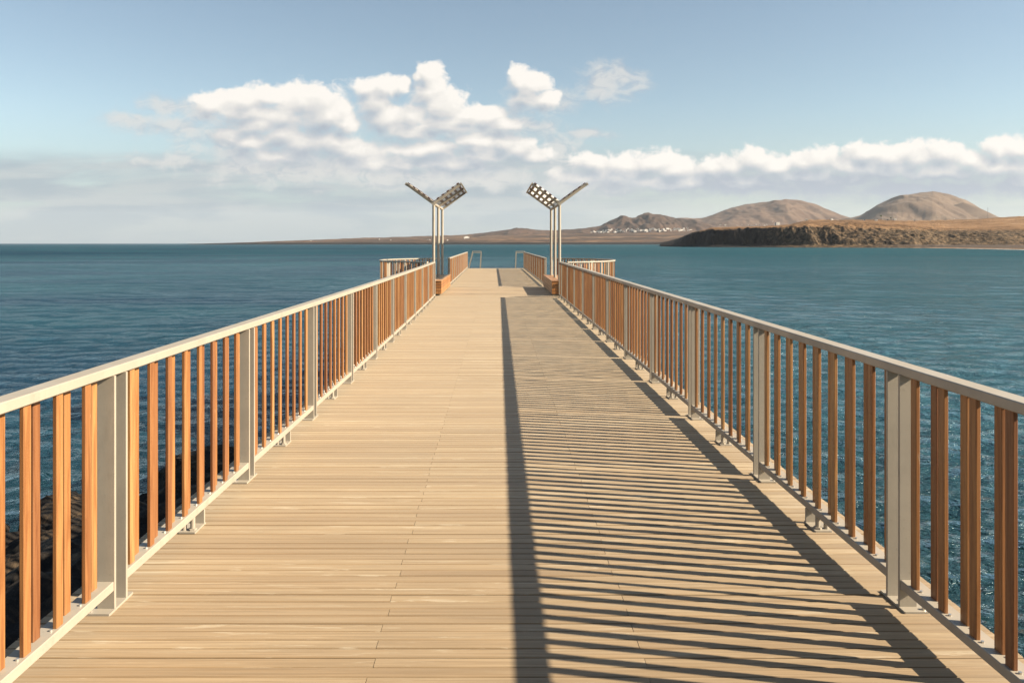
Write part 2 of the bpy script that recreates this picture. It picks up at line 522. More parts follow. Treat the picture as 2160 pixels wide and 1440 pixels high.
# ------------------------------------------------------------------ pier end: steps and their handrails
m = MB()
for k in range(5):
    m.box(-1.7, 1.5, END+.02+.30*k, END+.31+.30*k, -.045-.17*(k+1), -.17*(k+1))
st = m.build('pier_steps', M_DECK); tag(st, 'short flight of timber steps going down from the pier end', kind='structure')
m = MB(); m.box(-1.75, -1.68, END+.02, END+1.6, -1.3, -.9); m.box(1.48, 1.55, END+.02, END+1.6, -1.3, -.9)
m.build('step_stringer', M_UNDER, st)
def hoop(xa, xb, xc, xd, label):
    root = empty('stair_handrail', ((xa+xd)/2, END-.5, 0)); tag(root, label, 'handrail', 'steel hoops at the pier end')
    ox = (xa+xd)/2
    for dy in (0.0, .75):
        m = MB(); r = .028
        zt = 1.10-.12*dy
        m.beam((xa-ox, dy, .002), (xb-ox, dy, zt), .05, .035, up=(0, 1, 0))
        m.beam((xd-ox, dy, .002 if dy == 0 else -.3), (xc-ox, dy, zt), .05, .035, up=(0, 1, 0))
        m.beam((xb-ox-.03, dy, zt+.02), (xc-ox+.03, dy, zt+.02), .04, .04, up=(0, 1, 0))
        m.build('hoop', M_STEEL, root)
    return root
hoop(-1.88, -1.62, -1.06, -1.13, 'slanted pale steel hoop handrail on the left of the pier end')
hoop(1.20, 1.24, 1.78, 1.80, 'pale steel hoop handrail on the right of the pier end')

# ------------------------------------------------------------------ land
def geo_depth(py, z=SEA): return (EYE-z)*F/(py-Y0)
def skyh(px_y, Y): return EYE + (Y0-px_y)/F*Y

LANDS = []
def land_mesh(name, cols, Ygrid_fn, h_fn, mat, label=None):
    """each column leaves the pier head in one bearing; rows go out with distance."""
    u = (np.asarray(cols)-X0)/F
    t = np.linspace(0, 1, Ygrid_fn['n'])
    Y = Ygrid_fn['f'](np.asarray(cols)[None, :], t[:, None])
    U = np.broadcast_to(u[None, :], Y.shape)
    C = np.broadcast_to(np.asarray(cols, float)[None, :], Y.shape)
    X = U*Y
    H, dX, dY = h_fn(C, X, Y, np.broadcast_to(t[:, None], Y.shape))
    P = np.stack([X+dX, Y+dY, H], -1)
    o = grid_mesh(name, P, mat, smooth=False)
    LANDS.append((np.asarray(cols, float), P))
    tag(o, label, kind='structure')
    return o
I = np.interp

# low far coast and plain
lc = np.arange(396, 2900, 4.0)
sky_c = [390,400,520,580,640,700,760,820,870,960,1040,1100,1180,1240,1300,1400,1500,1600,2900]
sky_y = [516.4,514.6,511.2,509,506.8,504.5,502,500.5,499,496,491,487,485.5,483,481,478,474,471,465]
def coast_h(C, X, Y, t):
    Ys = 3700.0
    # shore cliff of dark lava, then the plain climbing to its skyline at 7 km
    top = I(C, [396, 430, 560, 760, 1000, 1430, 2900], [0.3, 2.0, 4.5, 6, 9, 10, 12])
    n = fbm(X/90+5, Y/90, 5); n2 = fbm(X/700+3, Y/500+8, 4)
    e = Y - Ys - 160*(fbm(X/420, Y*0+2.2, 3)-.5)
    cliff = sstep(0, 45, e)
    Yt = 7000.0
    k = np.clip((Y-Ys)/(Yt-Ys), 0, 1)
    hs = EYE + (Y0 - I(C, sky_c, sky_y))/F*Yt
    h = SEA-3 + cliff*(3+top*(.55+.9*n)) + np.maximum(0, hs-SEA-top)*k**1.35*(.93+.14*n2)
    h = h + 10*sstep(0.02, .2, k)*(n-.5)*sstep(396, 900, C)
    h = np.where(Y > Yt, h-(Y-Yt)*.02, h)
    return h, 0*X, 0*X
t = material('coast_plain', .95, .1)
P = t.geo.outputs['Position']
n1 = t.noise(t.mapping(P, (.0012, .0034, .02)), 1.0, 6, .65, .4); n2 = t.noise(t.mapping(P, (.006, .012, .02)), 1.0, 6, .7)
c = t.ramp(n1, [(.36, (.055, .035, .025)), (.47, (.10, .060, .036)), (.55, (.20, .115, .06)), (.64, (.34, .215, .12))])
c = t.mix(t.map(n2, .42, .62, 0, .65), c, (.045, .033, .024))
hz = t.xyz(P)[2]
c = t.mix(t.map(hz, SEA+7, SEA+14), (.018, .017, .017), c)
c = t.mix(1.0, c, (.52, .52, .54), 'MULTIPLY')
t.put(t.b.inputs['Base Color'], c)
M_PLAIN = t.mat
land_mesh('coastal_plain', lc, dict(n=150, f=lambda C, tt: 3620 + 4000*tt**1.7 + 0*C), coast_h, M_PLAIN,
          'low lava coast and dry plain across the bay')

# mountains (two groups)
def hills_mat(name, dark, mid, light):
    t = material(name, .95, .1)
    P = t.geo.outputs['Position']
    n1 = t.noise(t.mapping(P, (.003, .003, .004)), 1.0, 7, .62, .6)
    n2 = t.noise(t.mapping(P, (.02, .02, .006)), 1.0, 5, .65)
    c = t.ramp(n1, [(.36, dark), (.5, mid), (.66, light)])
    c = t.mix(t.map(n2, .45, .65, 0, .35), c, dark)
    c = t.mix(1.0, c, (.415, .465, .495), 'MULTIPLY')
    t.put(t.b.inputs['Base Color'], c)
    return t.mat
def ridge(name, cols, sc, sy, Y1, Yc, mat, label, rough=.06, base=466, spur=None, fs=380):
    def f(C, X, Y, t):
        hs = skyh(I(C, sc, sy), Yc); hb = coast_h(C, C*0+(C-X0)/F*Y1, C*0+Y1, t)[0] - 6
        k = (Y-Y1)/(Yc-Y1)
        s = np.where(k < 1, np.sin(np.clip(k, 0, 1)*math.pi/2)**1.15, np.cos(np.clip((k-1)*.9, 0, math.pi/2)))
        H = np.maximum(hs-hb, 0)*sstep(0, 40, hs-hb)
        g = fbm(X/fs+1.7, Y/(fs*1.6)+4, 6, ridge=True)-.62
        g2 = fbm(X/(fs*.25)+1.7, Y/(fs*.9)+4, 4)-.5
        h = hb-30 + (H+30)*s + H*rough*(g*2.2+g2*.8)*np.sin(np.clip(k, 0, 1)*math.pi)**.8
        if spur:
            h = np.maximum(h, spur(C, X, Y, k, H))
        return h, 0*X, 0*X
    return land_mesh(name, cols, dict(n=110, f=lambda C, tt: Y1 + (Yc-Y1)*1.7*tt + 0*C), f, mat, label)
M_H1 = hills_mat('far_hill_soil', (.15, .088, .060), (.22, .130, .088), (.30, .185, .125))
M_H2 = hills_mat('near_hill_soil', (.075, .045, .034), (.13, .074, .050), (.21, .110, .066))
M_H3 = hills_mat('big_hill_soil', (.19, .118, .080), (.25, .158, .106), (.31, .205, .140))
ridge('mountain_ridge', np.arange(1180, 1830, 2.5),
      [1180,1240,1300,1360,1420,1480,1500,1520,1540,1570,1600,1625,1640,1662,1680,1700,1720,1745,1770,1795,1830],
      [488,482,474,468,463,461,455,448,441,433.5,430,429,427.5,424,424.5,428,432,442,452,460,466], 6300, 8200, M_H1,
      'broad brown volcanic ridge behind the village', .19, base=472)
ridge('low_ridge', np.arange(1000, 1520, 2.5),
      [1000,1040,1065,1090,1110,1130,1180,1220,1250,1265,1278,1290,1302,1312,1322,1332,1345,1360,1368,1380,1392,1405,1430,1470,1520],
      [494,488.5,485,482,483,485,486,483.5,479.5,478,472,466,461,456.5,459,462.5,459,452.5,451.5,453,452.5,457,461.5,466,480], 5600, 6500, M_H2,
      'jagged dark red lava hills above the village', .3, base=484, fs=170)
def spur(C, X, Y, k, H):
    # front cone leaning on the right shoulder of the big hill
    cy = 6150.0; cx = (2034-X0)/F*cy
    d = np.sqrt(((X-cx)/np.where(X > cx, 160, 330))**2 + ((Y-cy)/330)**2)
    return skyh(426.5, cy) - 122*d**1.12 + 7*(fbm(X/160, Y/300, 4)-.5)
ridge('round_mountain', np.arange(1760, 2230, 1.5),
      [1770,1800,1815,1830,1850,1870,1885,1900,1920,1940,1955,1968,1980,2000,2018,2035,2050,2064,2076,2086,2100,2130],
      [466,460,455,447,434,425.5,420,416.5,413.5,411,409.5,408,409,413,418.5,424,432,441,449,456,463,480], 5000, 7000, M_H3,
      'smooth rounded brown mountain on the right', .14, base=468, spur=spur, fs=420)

# the headland on the right
hc = np.concatenate([np.arange(1392, 2240, 1.4), np.arange(2240, 3600, 8.0)])
def hshore(C):
    return CAMH*F/(I(C, [1392, 1430, 1500, 1700, 1850, 1940, 2000, 2060, 2160, 2400, 3600], [520.0, 520.6, 521.4, 522.3, 522.8, 523.2, 524.0, 525.2, 527.2, 531, 545])-Y0)
def head_h(C, X, Y, t):
    Ys = hshore(C)
    w = I(C, [1392, 1700, 1930, 2000, 2160, 3600], [45, 30, 35, 150, 330, 330])     # width of the low foreshore / beach
    top_y = I(C, [1392,1422,1436,1446,1466,1500,1560,1640,1680,1720,1760,1800,1850,1900,1950,2000,2060,2160,3600],
                 [520.4,518,509,500,491,485.5,482,480,477,476,474,473,475,479,484,487,488.5,489,489])
    slope = I(C, [1392, 1640, 1740, 1800, 1900, 2160, 3600], [26, 30, 55, 85, 110, 90, 90])
    Yc = Ys + w + slope
    htop = skyh(top_y, Yc) - SEA
    jag = (fbm(X/26+3, Y/60+1, 5, ridge=True)-.6)
    e = (Y - Ys - w + 34*jag*I(C, [1392, 1700, 1800, 3600], [1, 1, .7, .6]))/slope
    k = np.clip(e, 0, 1)
    steep = I(C, [1392, 1640, 1760, 3600], [1, 1, 0, 0])
    prof = steep*sstep(0, .75, k) + (1-steep)*np.sin(k*math.pi/2)
    fore = I((Y-Ys)/w, [-.5, 0, .3, 1.0], [-4, -.4, 1.4, 4.0]) * I(C, [1392, 1980, 2160], [1, .9, .8])
    fore = fore + np.where(C < 1990, 3.2, .25)*(fbm(X/9, Y/9, 4)-.42)*sstep(-.3, .2, (Y-Ys)/w)
    sky = I(C, [1392,1500,1600,1665,1690,1706,1720,1760,1820,1900,1960,2000,2030,2060,2100,2160,3600],
               [513,482,479,475,468,465,464.4,464.3,464,465.5,466,463.6,462.8,461.5,458,455,452])
    Yb = 1900.0
    q = np.clip((Y-Yc)/(Yb-Yc), 0, 1)
    hb = skyh(sky, Yb) - SEA
    plate = htop + (hb-htop)*q**.9
    plate = plate + (fbm(X/60, Y/60, 5)-.5)*5*np.clip(q*6, 0, 1) + 2.2*(fbm(X/14, Y/14, 3)-.5)
    plate = np.where(Y > Yb, plate-(Y-Yb)*.03, plate)
    h = SEA + fore + prof*(np.maximum(plate, 0)-4)
    r = (fbm(X/11, Y/16, 5, ridge=True)-.6)*np.sin(np.clip(k, 0, 1)*math.pi)*I(C, [1392, 1420, 1480, 1700, 1800, 3600], [.5, 2.5, 7, 7, 3.2, 2.4])
    h = h + r + (fbm(X/5, Y/5, 3)-.5)*2.2*sstep(0.0, .3, e)*(1-sstep(1.2, 2.5, e))
    return h, 0*X, 0*X
t = material('headland_ground', .95, .1)
P = t.geo.outputs['Position']; N = t.geo.outputs['Normal']
sx = t.xyz(P)
n1 = t.noise(t.mapping(P, (.006, .02, .05)), 1.0, 6, .65, .4)
n2 = t.noise(t.mapping(P, (.16, .16, .22)), 1.0, 7, .78)
top = t.ramp(n1, [(.36, (.14, .082, .043)), (.48, (.235, .135, .066)), (.58, (.345, .205, .105)), (.68, (.50, .335, .19))])
scr = t.ramp(n2, [(.40, (.020, .018, .013)), (.48, (.080, .056, .034)), (.56, (.19, .130, .075)), (.68, (.36, .25, .15))])
slope_ = t.xyz(N)[2]
flat = t.map(slope_, .80, .96)
high = t.map(t.math('ADD', sx[2], t.math('MULTIPLY', n2, 8.0)), 22.0, 29.0)
c = t.mix(t.math('MULTIPLY', flat, high), scr, top)
cliff_shade = t.map(sx[0], 385.0, 445.0, 1.0, 0.0)           # left cliff faces away from the sun: shade painted into its dark rock
c = t.mix(t.math('MULTIPLY', cliff_shade, t.math('SUBTRACT', 1.0, t.math('MULTIPLY', flat, high))), c, t.ramp(n2, [(.4, (.009, .009, .011)), (.6, (.020, .018, .018)), (.72, (.075, .056, .040))]))
# low beach: dark wet strip, tan sand
beach = t.math('MULTIPLY', t.map(sx[0], 500.0, 560.0), t.map(sx[2], SEA+4.6, SEA+3.6))
sand = t.ramp(t.map(sx[2], SEA+.0, SEA+4.0, 0, 1, False), [(.0, (.40, .26, .16)), (.18, (.33, .21, .13)), (.30, (.11, .085, .065)), (1.0, (.13, .10, .08))])
c = t.mix(beach, c, sand)
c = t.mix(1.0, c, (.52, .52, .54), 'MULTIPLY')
t.put(t.b.inputs['Base Color'], c)
t.put(t.b.inputs['Normal'], t.bump(n2, .6, 1.5))
M_HEAD = t.mat
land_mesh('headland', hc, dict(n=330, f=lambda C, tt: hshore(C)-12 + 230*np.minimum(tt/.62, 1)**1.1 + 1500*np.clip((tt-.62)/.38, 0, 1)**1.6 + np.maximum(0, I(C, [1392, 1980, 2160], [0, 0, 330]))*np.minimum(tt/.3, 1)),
          head_h, M_HEAD, 'headland with a dark shaded lava cliff and orange brown dry grassland')

def land_point(px, py):
    """nearest land surface seen in bearing px at elevation py."""
    best = None
    for cols, P in LANDS:
        if px < cols[0] or px > cols[-1]: continue
        j = int(np.argmin(abs(cols-px)))
        el = Y0 - (P[:, j, 2]-EYE)/P[:, j, 1]*F
        hit = np.where(el <= py)[0]
        if len(hit):
            p = P[hit[0], j]
            if best is None or p[1] < best[1]: best = tuple(p)
    return best

# ------------------------------------------------------------------ houses, palms, masts
M_WHITE = mat_paint('white_house_wall', (.55, .52, .48), (.45, .42, .38), .8)
M_DARKW = mat_simple('window_dark', [(.4, (.03, .035, .04)), (.6, (.05, .055, .06))], 1.0, .3)
M_PALM = mat_simple('palm_leaf', [(.4, (.03, .05, .015)), (.6, (.07, .10, .03))], 1.0, .8)
M_TRUNK = mat_simple('palm_trunk', [(.4, (.08, .055, .035)), (.6, (.14, .10, .07))], 1.0, .9)
M_MAST = mat_simple('mast_steel', [(.4, (.20, .20, .20)), (.6, (.28, .28, .28))], 1.0, .6)
def house_mesh(kind):
    w, d, h = [(14, 10, 5.5), (20, 11, 4.0), (10, 9, 7.5), (26, 12, 6.0)][kind]
    m = MB(); m.box(-w/2, w/2, -d/2, d/2, -12, h); 
    m.box(-w/2-.15, w/2+.15, -d/2-.15, -d/2+.35, h-.02, h+.8); m.box(-w/2-.15, w/2+.15, d/2-.35, d/2+.15, h-.02, h+.8)
    m.box(-w/2-.15, -w/2+.35, -d/2+.352, d/2-.352, h-.02, h+.79); m.box(w/2-.35, w/2+.15, -d/2+.352, d/2-.352, h-.02, h+.79)
    if kind in (0, 3): m.box(-w/4, w/4, -d/4, d/4, h-.01, h+3)
    wall = m.mesh('wall', M_WHITE)
    m = MB()
    n = int(w//4)
    for k in range(n):
        x = -w/2 + (k+.5)*w/n
        m.box(x-.6, x+.6, -d/2-.06, -d/2+.02, 1.2, 2.9)
        if h > 5.2: m.box(x-.6, x+.6, -d/2-.06, -d/2+.02, 3.8, 5.0)
    win = m.mesh('window', M_DARKW)
    return wall, win
HM = [house_mesh(k) for k in range(4)]
def house(px, py, k, label, group, sc=1.0, parts=False):
    p = land_point(px, py)
    if p is None: return
    root = empty('house', (p[0], p[1], p[2]-.5), random.uniform(-.35, .35)); root.scale = (sc, sc, sc)
    tag(root, label, 'house', group)
    for nm, me in zip(('wall', 'window'), HM[k]):
        o = bpy.data.objects.new(nm, me); COL.objects.link(o); o.parent = root
V = 'white houses of the village across the bay'
for i in range(62):
    px = 1243 + 215*((i+random.random())/62)
    py = 490.5 - 3.0*(px-1243)/215 - random.random()**1.5*5.5 + (1 if px < 1300 else 0)
    house(px, py, random.choice([0, 1, 2, 3, 1]), 'small white flat roofed house in the village at the foot of the dark hills', V, random.uniform(.85, 1.35))
V2 = 'white houses behind the black cliff'
for px in (1555, 1566, 1577, 1584, 1589, 1594, 1603, 1612, 1617, 1640, 1531, 1519):
    house(px, 476.5+random.uniform(-2, 1.0), random.choice([0, 1, 2]), 'small white house showing just above the black cliff', V2, random.uniform(.6, .9))
V3 = 'white houses on the dry headland'
for px, py, s in ((1872, 465.2, .42), (1888, 465.4, .5), (1848, 465.5, .35), (1930, 465.8, .3), (1978, 463.6, .3), (2014, 463.0, .3), (1755, 465.0, .35), (1702, 466, .4), (1823, 465.4, .3)):
    house(px, py, random.choice([0, 2]), 'tiny white building on the crest of the dry headland', V3, s)
house(985, 503.5, 3, 'long white building standing alone on the low coast, right of the left canopy poles', None, 1.35)
house(906, 506.5, 1, 'low white building on the coast just left of the left canopy poles', None, .9)
house(1630, 467.5, 2, 'white house high on the slope of the brown ridge', None, .8)
for px, py in ((826, 507), (800, 505.5), (655, 509), (945, 507.5)):
    house(px, py, 0, 'tiny pale house on the low far coast left of the canopies', 'pale houses on the low coast', .6)

def palm(px, py, H, label):
    p = land_point(px, py)
    if p is None: return
    root = empty('palm_tree', (p[0], p[1], p[2]-.5)); tag(root, label, 'palm tree', None)
    m = MB()
    n = 7; pts = [(.35*math.sin(k*.5), .2*math.cos(k*.7), -1+(H+1)*k/n) for k in range(n+1)]
    for a, b, k in zip(pts[:-1], pts[1:], range(n)): m.tube(a, b, .42-.03*k, 8, .42-.03*(k+1))
    m.build('trunk', M_TRUNK, root)
    m = MB(); top = Vector(pts[-1])
    for k in range(26):
        az = k*2.399; el = R(random.uniform(-25, 70)); Lf = random.uniform(2.6, 3.8)
        d = Vector((math.cos(az)*math.cos(el), math.sin(az)*math.cos(el), math.sin(el)))
        prev = top.copy(); dirv = d.copy()
        for q in range(6):
            dirv = (dirv + Vector((0, 0, -.22))).normalized(); nxt = prev + dirv*Lf/6
            s = dirv.cross(Vector((0, 0, 1))).normalized(); wv = .55*math.sin((q+.7)/6.5*math.pi)
            m.add([prev-s*wv*.9+Vector((0,0,-.3*wv)), prev, nxt, nxt-s*wv+Vector((0,0,-.3*wv)), prev+s*wv*.9+Vector((0,0,-.3*wv)), nxt+s*wv+Vector((0,0,-.3*wv))], [(0,1,2,3), (1,4,5,2)])
            prev = nxt
    m.build('crown', M_PALM, root)
palm(1858, 464.6, 11, 'tall palm tree on the headland crest, left of a shorter one')
palm(1879, 464.6, 6.5, 'shorter palm tree beside white houses on the headland crest')
def mast(px, py, H, label):
    p = land_point(px, py)
    if p is None: return
    root = empty('mast', (p[0], p[1], p[2]-.5)); tag(root, label, 'mast')
    m = MB(); r = .45
    for a in (0, 2.09, 4.19):
        m.tube((r*math.cos(a), r*math.sin(a), 0), (r*.5*math.cos(a), r*.5*math.sin(a), H), .10, 6)
    m.build('lattice', M_MAST, root)
    m = MB()
    for k in range(int(H/1.2)):
        z = 1.2*k; f0 = r*(1-.5*z/H); f1 = r*(1-.5*(z+1.2)/H)
        m.tube((f0, 0, z), (f1*math.cos(2.09), f1*math.sin(2.09), z+1.2), .05, 4)
        m.tube((f0*math.cos(2.09), f0*math.sin(2.09), z), (f1*math.cos(4.19), f1*math.sin(4.19), z+1.2), .05, 4)
    m.build('bracing', M_MAST, root)
mast(2083, 460.5, 26, 'tall thin lattice mast on the headland right of the round mountain')
mast(2107, 458, 9, 'short thin mast on the headland near the right edge')

# ------------------------------------------------------------------ sea
def sea_mesh():
    # rings around the shore end of the pier, waves built as real height near by
    r = 3.0; rs = []
    while r < 16000:
        rs.append(r); r *= 1.0085 if r < 420 else 1.06
    rs = np.array(rs)
    th = np.concatenate([np.linspace(-62, 62, 760), np.linspace(66, 294, 60)])
    A = np.radians(th)[None, :]; Rr = rs[:, None]
    X = Rr*np.sin(A); Y = Rr*np.cos(A)
    H = np.zeros_like(X); dX = np.zeros_like(X); dY = np.zeros_like(X)
    g = np.random.default_rng(5)
    for k in range(70):
        lam = .45*1.062**k                   # 0.45 .. 30 m
        amp = .0075*lam**.72*g.uniform(.6, 1.3) * (1 if lam < 1.6 else (1.6/lam)**.85)
        a = math.radians(205) + g.normal(0, .62); kx, ky = math.sin(a)*2*math.pi/lam, math.cos(a)*2*math.pi/lam
        ph = g.uniform(0, 6.28); sp = np.maximum(Rr*.0085, Rr*math.radians(124/760))
        att = np.clip((lam/sp-2.5)/2.5, 0, 1)
        q = kx*X+ky*Y+ph
        mod = .55+.9*vnoise(X/(lam*5)+k, Y/(lam*5)+3*k)
        H += amp*att*mod*np.cos(q)
        dX -= .8*amp*att*mod*math.sin(a)*np.sin(q); dY -= .8*amp*att*mod*math.cos(a)*np.sin(q)
    fade = 1-sstep(300, 420, Rr)
    P = np.stack([X+dX*fade, Y+dY*fade, SEA + H*fade], -1)
    # centre cap
    cap = np.stack([np.zeros(len(th)), np.zeros(len(th)), np.full(len(th), SEA)], -1)[None]
    return np.concatenate([cap, P], 0)
t = material('sea_water', .12, .24)
P = t.geo.outputs['Position']; sx = t.xyz(P)
w1 = t.noise(t.mapping(P, (1.05, 1.6, 0), (0, 0, 0), (0, 0, .25)), 1.0, 4, .62, .5)
w2 = t.noise(t.mapping(P, (3.6, 5.4, 0), (0, 0, 0), (0, 0, -.3)), 1.0, 4, .65, .5)
w3 = t.noise(t.mapping(P, (.30, .52, 0), (0, 0, 0), (0, 0, .15)), 1.0, 4, .6, .5)
w4 = t.noise(t.mapping(P, (11, 17, 0)), 1.0, 2, .6, .3)
gust = t.noise(t.mapping(P, (.012, .03, 0), (4, 2, 0), (0, 0, .3)), 1.0, 4, .6, .6)
h = t.math('ADD', t.math('MULTIPLY', w1, .42), t.math('MULTIPLY', w2, .14))
h = t.math('ADD', h, t.math('MULTIPLY', w3, .90)); h = t.math('ADD', h, t.math('MULTIPLY', w4, .013))
h = t.math('MULTIPLY', h, t.map(gust, .3, .7, .8, 1.15))
nrm = t.bump(h, 1.0, 1.0)
big = t.noise(t.mapping(P, (.010, .028, 0)), 1.0, 4, .6, .5)
big2 = t.noise(t.mapping(P, (.0012, .006, 0)), 1.0, 4, .6, .5)
deep = t.mix(t.map(t.math('ADD', t.math('MULTIPLY', big, .5), t.math('MULTIPLY', big2, .5)), .40, .60), (.0042, .023, .046), (.011, .052, .070))
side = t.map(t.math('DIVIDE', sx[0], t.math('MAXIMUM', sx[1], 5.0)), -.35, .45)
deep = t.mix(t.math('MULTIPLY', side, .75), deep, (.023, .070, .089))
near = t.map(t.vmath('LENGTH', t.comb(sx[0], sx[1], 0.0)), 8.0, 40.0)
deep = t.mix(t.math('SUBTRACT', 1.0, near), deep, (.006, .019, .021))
df = t.node('ShaderNodeBsdfDiffuse'); t.put(df.inputs['Color'], deep); t.put(df.inputs['Normal'], nrm)
gl = t.node('ShaderNodeBsdfGlossy'); gl.inputs['Roughness'].default_value = .07; t.put(gl.inputs['Normal'], nrm); t.put(gl.inputs['Color'], (.82, .94, 1, 1))
fr = t.node('ShaderNodeFresnel'); fr.inputs['IOR'].default_value = 1.33; t.put(fr.inputs['Normal'], nrm)
rad = t.vmath('LENGTH', t.comb(sx[0], sx[1], 0.0))
cap = t.math('MULTIPLY', t.map(rad, 30.0, 560.0, 1.12, .25), t.map(gust, .50, .64, .92, 1.55))
fac = t.math('MINIMUM', t.math('MULTIPLY', fr.outputs[0], cap), .72)
mxs = t.node('ShaderNodeMixShader'); t.put(mxs.inputs[0], fac); t.l.new(df.outputs[0], mxs.inputs[1]); t.l.new(gl.outputs[0], mxs.inputs[2])
t.l.new(mxs.outputs[0], t.out.inputs[0])
M_SEA = t.mat
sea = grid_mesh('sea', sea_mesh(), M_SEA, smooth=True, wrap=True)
tag(sea, 'rippled blue green sea around the pier', kind='structure')

# thin surf along the far shore
t = material('sea_foam', .8, .2)
P = t.geo.outputs['Position']
n = t.noise(t.mapping(P, (.12, .3, 0)), 1.0, 5, .7)
n2 = t.noise(t.mapping(P, (.02, .02, 0)), 1.0, 3, .6)
t.put(t.b.inputs['Base Color'], (.5, .51, .51))
t.put(t.b.inputs['Alpha'], t.math('MULTIPLY', t.map(n, .40, .55), t.map(n2, .40, .52)))
M_FOAM = t.mat
cols = np.arange(1450, 2240, 4.0)
Pf = np.stack([np.stack([(cols-X0)/F*Y, Y, np.full(len(cols), SEA+.35)], -1) for Y in (hshore(cols)-I(cols, [1450, 1950, 2160], [9, 9, 40]), hshore(cols)+8)], 0)
fo = grid_mesh('surf_foam', Pf, M_FOAM); tag(fo, 'thin white line of surf at the foot of the headland', kind='stuff')

# ------------------------------------------------------------------ lava shore by the pier
M_ROCK = mat_simple('lava_rock', [(.33, (.007, .006, .005)), (.5, (.017, .013, .010)), (.60, (.045, .031, .019)), (.72, (.10, .068, .038))], 3.5, .9, bump=1.0, bdist=.06)
M_ROCKP = mat_simple('pale_rock', [(.33, (.04, .034, .028)), (.5, (.09, .075, .058)), (.7, (.17, .145, .11))], 3.0, .9, bump=.8, bdist=.05)
gx = np.linspace(-30, 24, 270); gy = np.linspace(-16, 24, 200)
GX, GY = np.meshgrid(gx, gy)
shore = I(GX, [-30, -12, -9, -7, -5.5, -3, 0, 4, 6.5, 9, 24], [13.5, 13.4, 13.8, 15.3, 18.2, 19.2, 16.5, 12.0, 9.6, 8.2, 6.5])
dd = shore - GY + 2.2*(fbm(GX/2.2, GY/2.2, 4)-.5)
gz = SEA - 1.2 + 2.6*sstep(-1.0, 2.4, dd) + .12*np.clip(dd-2, 0, 8) + 1.0*(fbm(GX*1.1, GY*1.1, 5, ridge=True)-.6)*sstep(-2, 1, dd)
gz = np.minimum(gz, -1.2)
rs = grid_mesh('rocky_shore', np.stack([GX, GY, gz], -1), M_ROCK, smooth=False)
tag(rs, 'dark lava rock shore beneath the near end of the pier', kind='structure')

def rock_mesh(k, mat):
    bm = bmesh.new(); bmesh.ops.create_icosphere(bm, subdivisions=4, radius=1)
    o = Vector((k*7.1, k*3.3, k*1.9))
    for v in bm.verts:
        p = v.co.copy()
        d = 1 + .38*mnoise.noise(p*1.1+o) + .22*(1-abs(mnoise.noise(p*2.3+o*2))) - .2 + .10*mnoise.noise(p*5+o) + .05*mnoise.noise(p*11+o)
        v.co = Vector((p.x*d*1.15, p.y*d, p.z*d*.72))
    me = bpy.data.meshes.new('boulder'); bm.to_mesh(me); bm.free(); me.materials.append(mat)
    return me
RM = [rock_mesh(k, M_ROCK) for k in range(8)]
rk = random.Random(21)
def boulder(x, y, z, s, label, group, me=None):
    o = link('boulder', me or rk.choice(RM)); o.location = (x, y, z); o.scale = (s*rk.uniform(.8, 1.25), s*rk.uniform(.8, 1.2), s*rk.uniform(.8, 1.1))
    o.rotation_euler = (rk.uniform(-.4, .4), rk.uniform(-.4, .4), rk.uniform(0, 6.28))
    tag(o, label, 'boulder', group)
n = 0
for _ in range(400):
    if n >= 85: break
    x = rk.uniform(-13, -2.0); sh = float(I(x, [-30, -12, -9, -7, -5.5, -3, 0, 4], [13.5, 13.4, 13.8, 15.3, 18.2, 19.2, 16.5, 12]))
    y = sh - rk.random()**1.3*9 + .3
    if abs(x) < 2.2: continue
    s = rk.uniform(.35, .95)
    z = float(SEA - 1.2 + 2.6*min(1, max(0, (sh-y+1)/3.6))) + .15
    boulder(x, y, z, s, 'dark jagged lava boulder heaped on the shore left of the pier', 'lava boulders left of the pier'); n += 1
boulder(-6.55, 10.5, -2.9, .42, 'smooth pale grey brown boulder among black rocks behind the left railing', None, rock_mesh(31, M_ROCKP))
for x, y, s in ((7.0, 9.9, .6), (8.2, 9.0, .8), (7.7, 8.1, .7), (6.6, 8.6, .6), (9.6, 8.3, .9)):
    boulder(x, y, SEA+.05, s, 'wet black boulder in the water right of the pier', 'wet boulders right of the pier')

# ------------------------------------------------------------------ air
hm = bpy.data.materials.new('air'); hm.use_nodes = True; t = NT(hm.node_tree); t.n.clear()
o_ = t.node('ShaderNodeOutputMaterial'); pv = t.node('ShaderNodeVolumePrincipled')
pv.inputs['Density'].default_value = 1.9e-5; pv.inputs['Color'].default_value = (.80, .88, 1.0, 1); pv.inputs['Anisotropy'].default_value = .1
t.l.new(pv.outputs[0], o_.inputs['Volume'])
m = MB(); m.box(-17000, 17000, -17000, 17000, -12, 640)
hz = m.build('haze', hm); tag(hz, 'thin sea haze over the bay', kind='stuff')

# ------------------------------------------------------------------ sun and sky
SUN = Vector((1, -.205, .6227)).normalized()
el = math.asin(SUN.z); az = math.atan2(SUN.x, SUN.y)
sd = bpy.data.lights.new('sun', 'SUN'); sd.energy = 5.0; sd.angle = R(.53); sd.color = (1.0, .86, .66)
so = bpy.data.objects.new('sun', sd); COL.objects.link(so); so.rotation_euler = SUN.to_track_quat('Z', 'Y').to_euler()
so.location = (20, -3, 15)

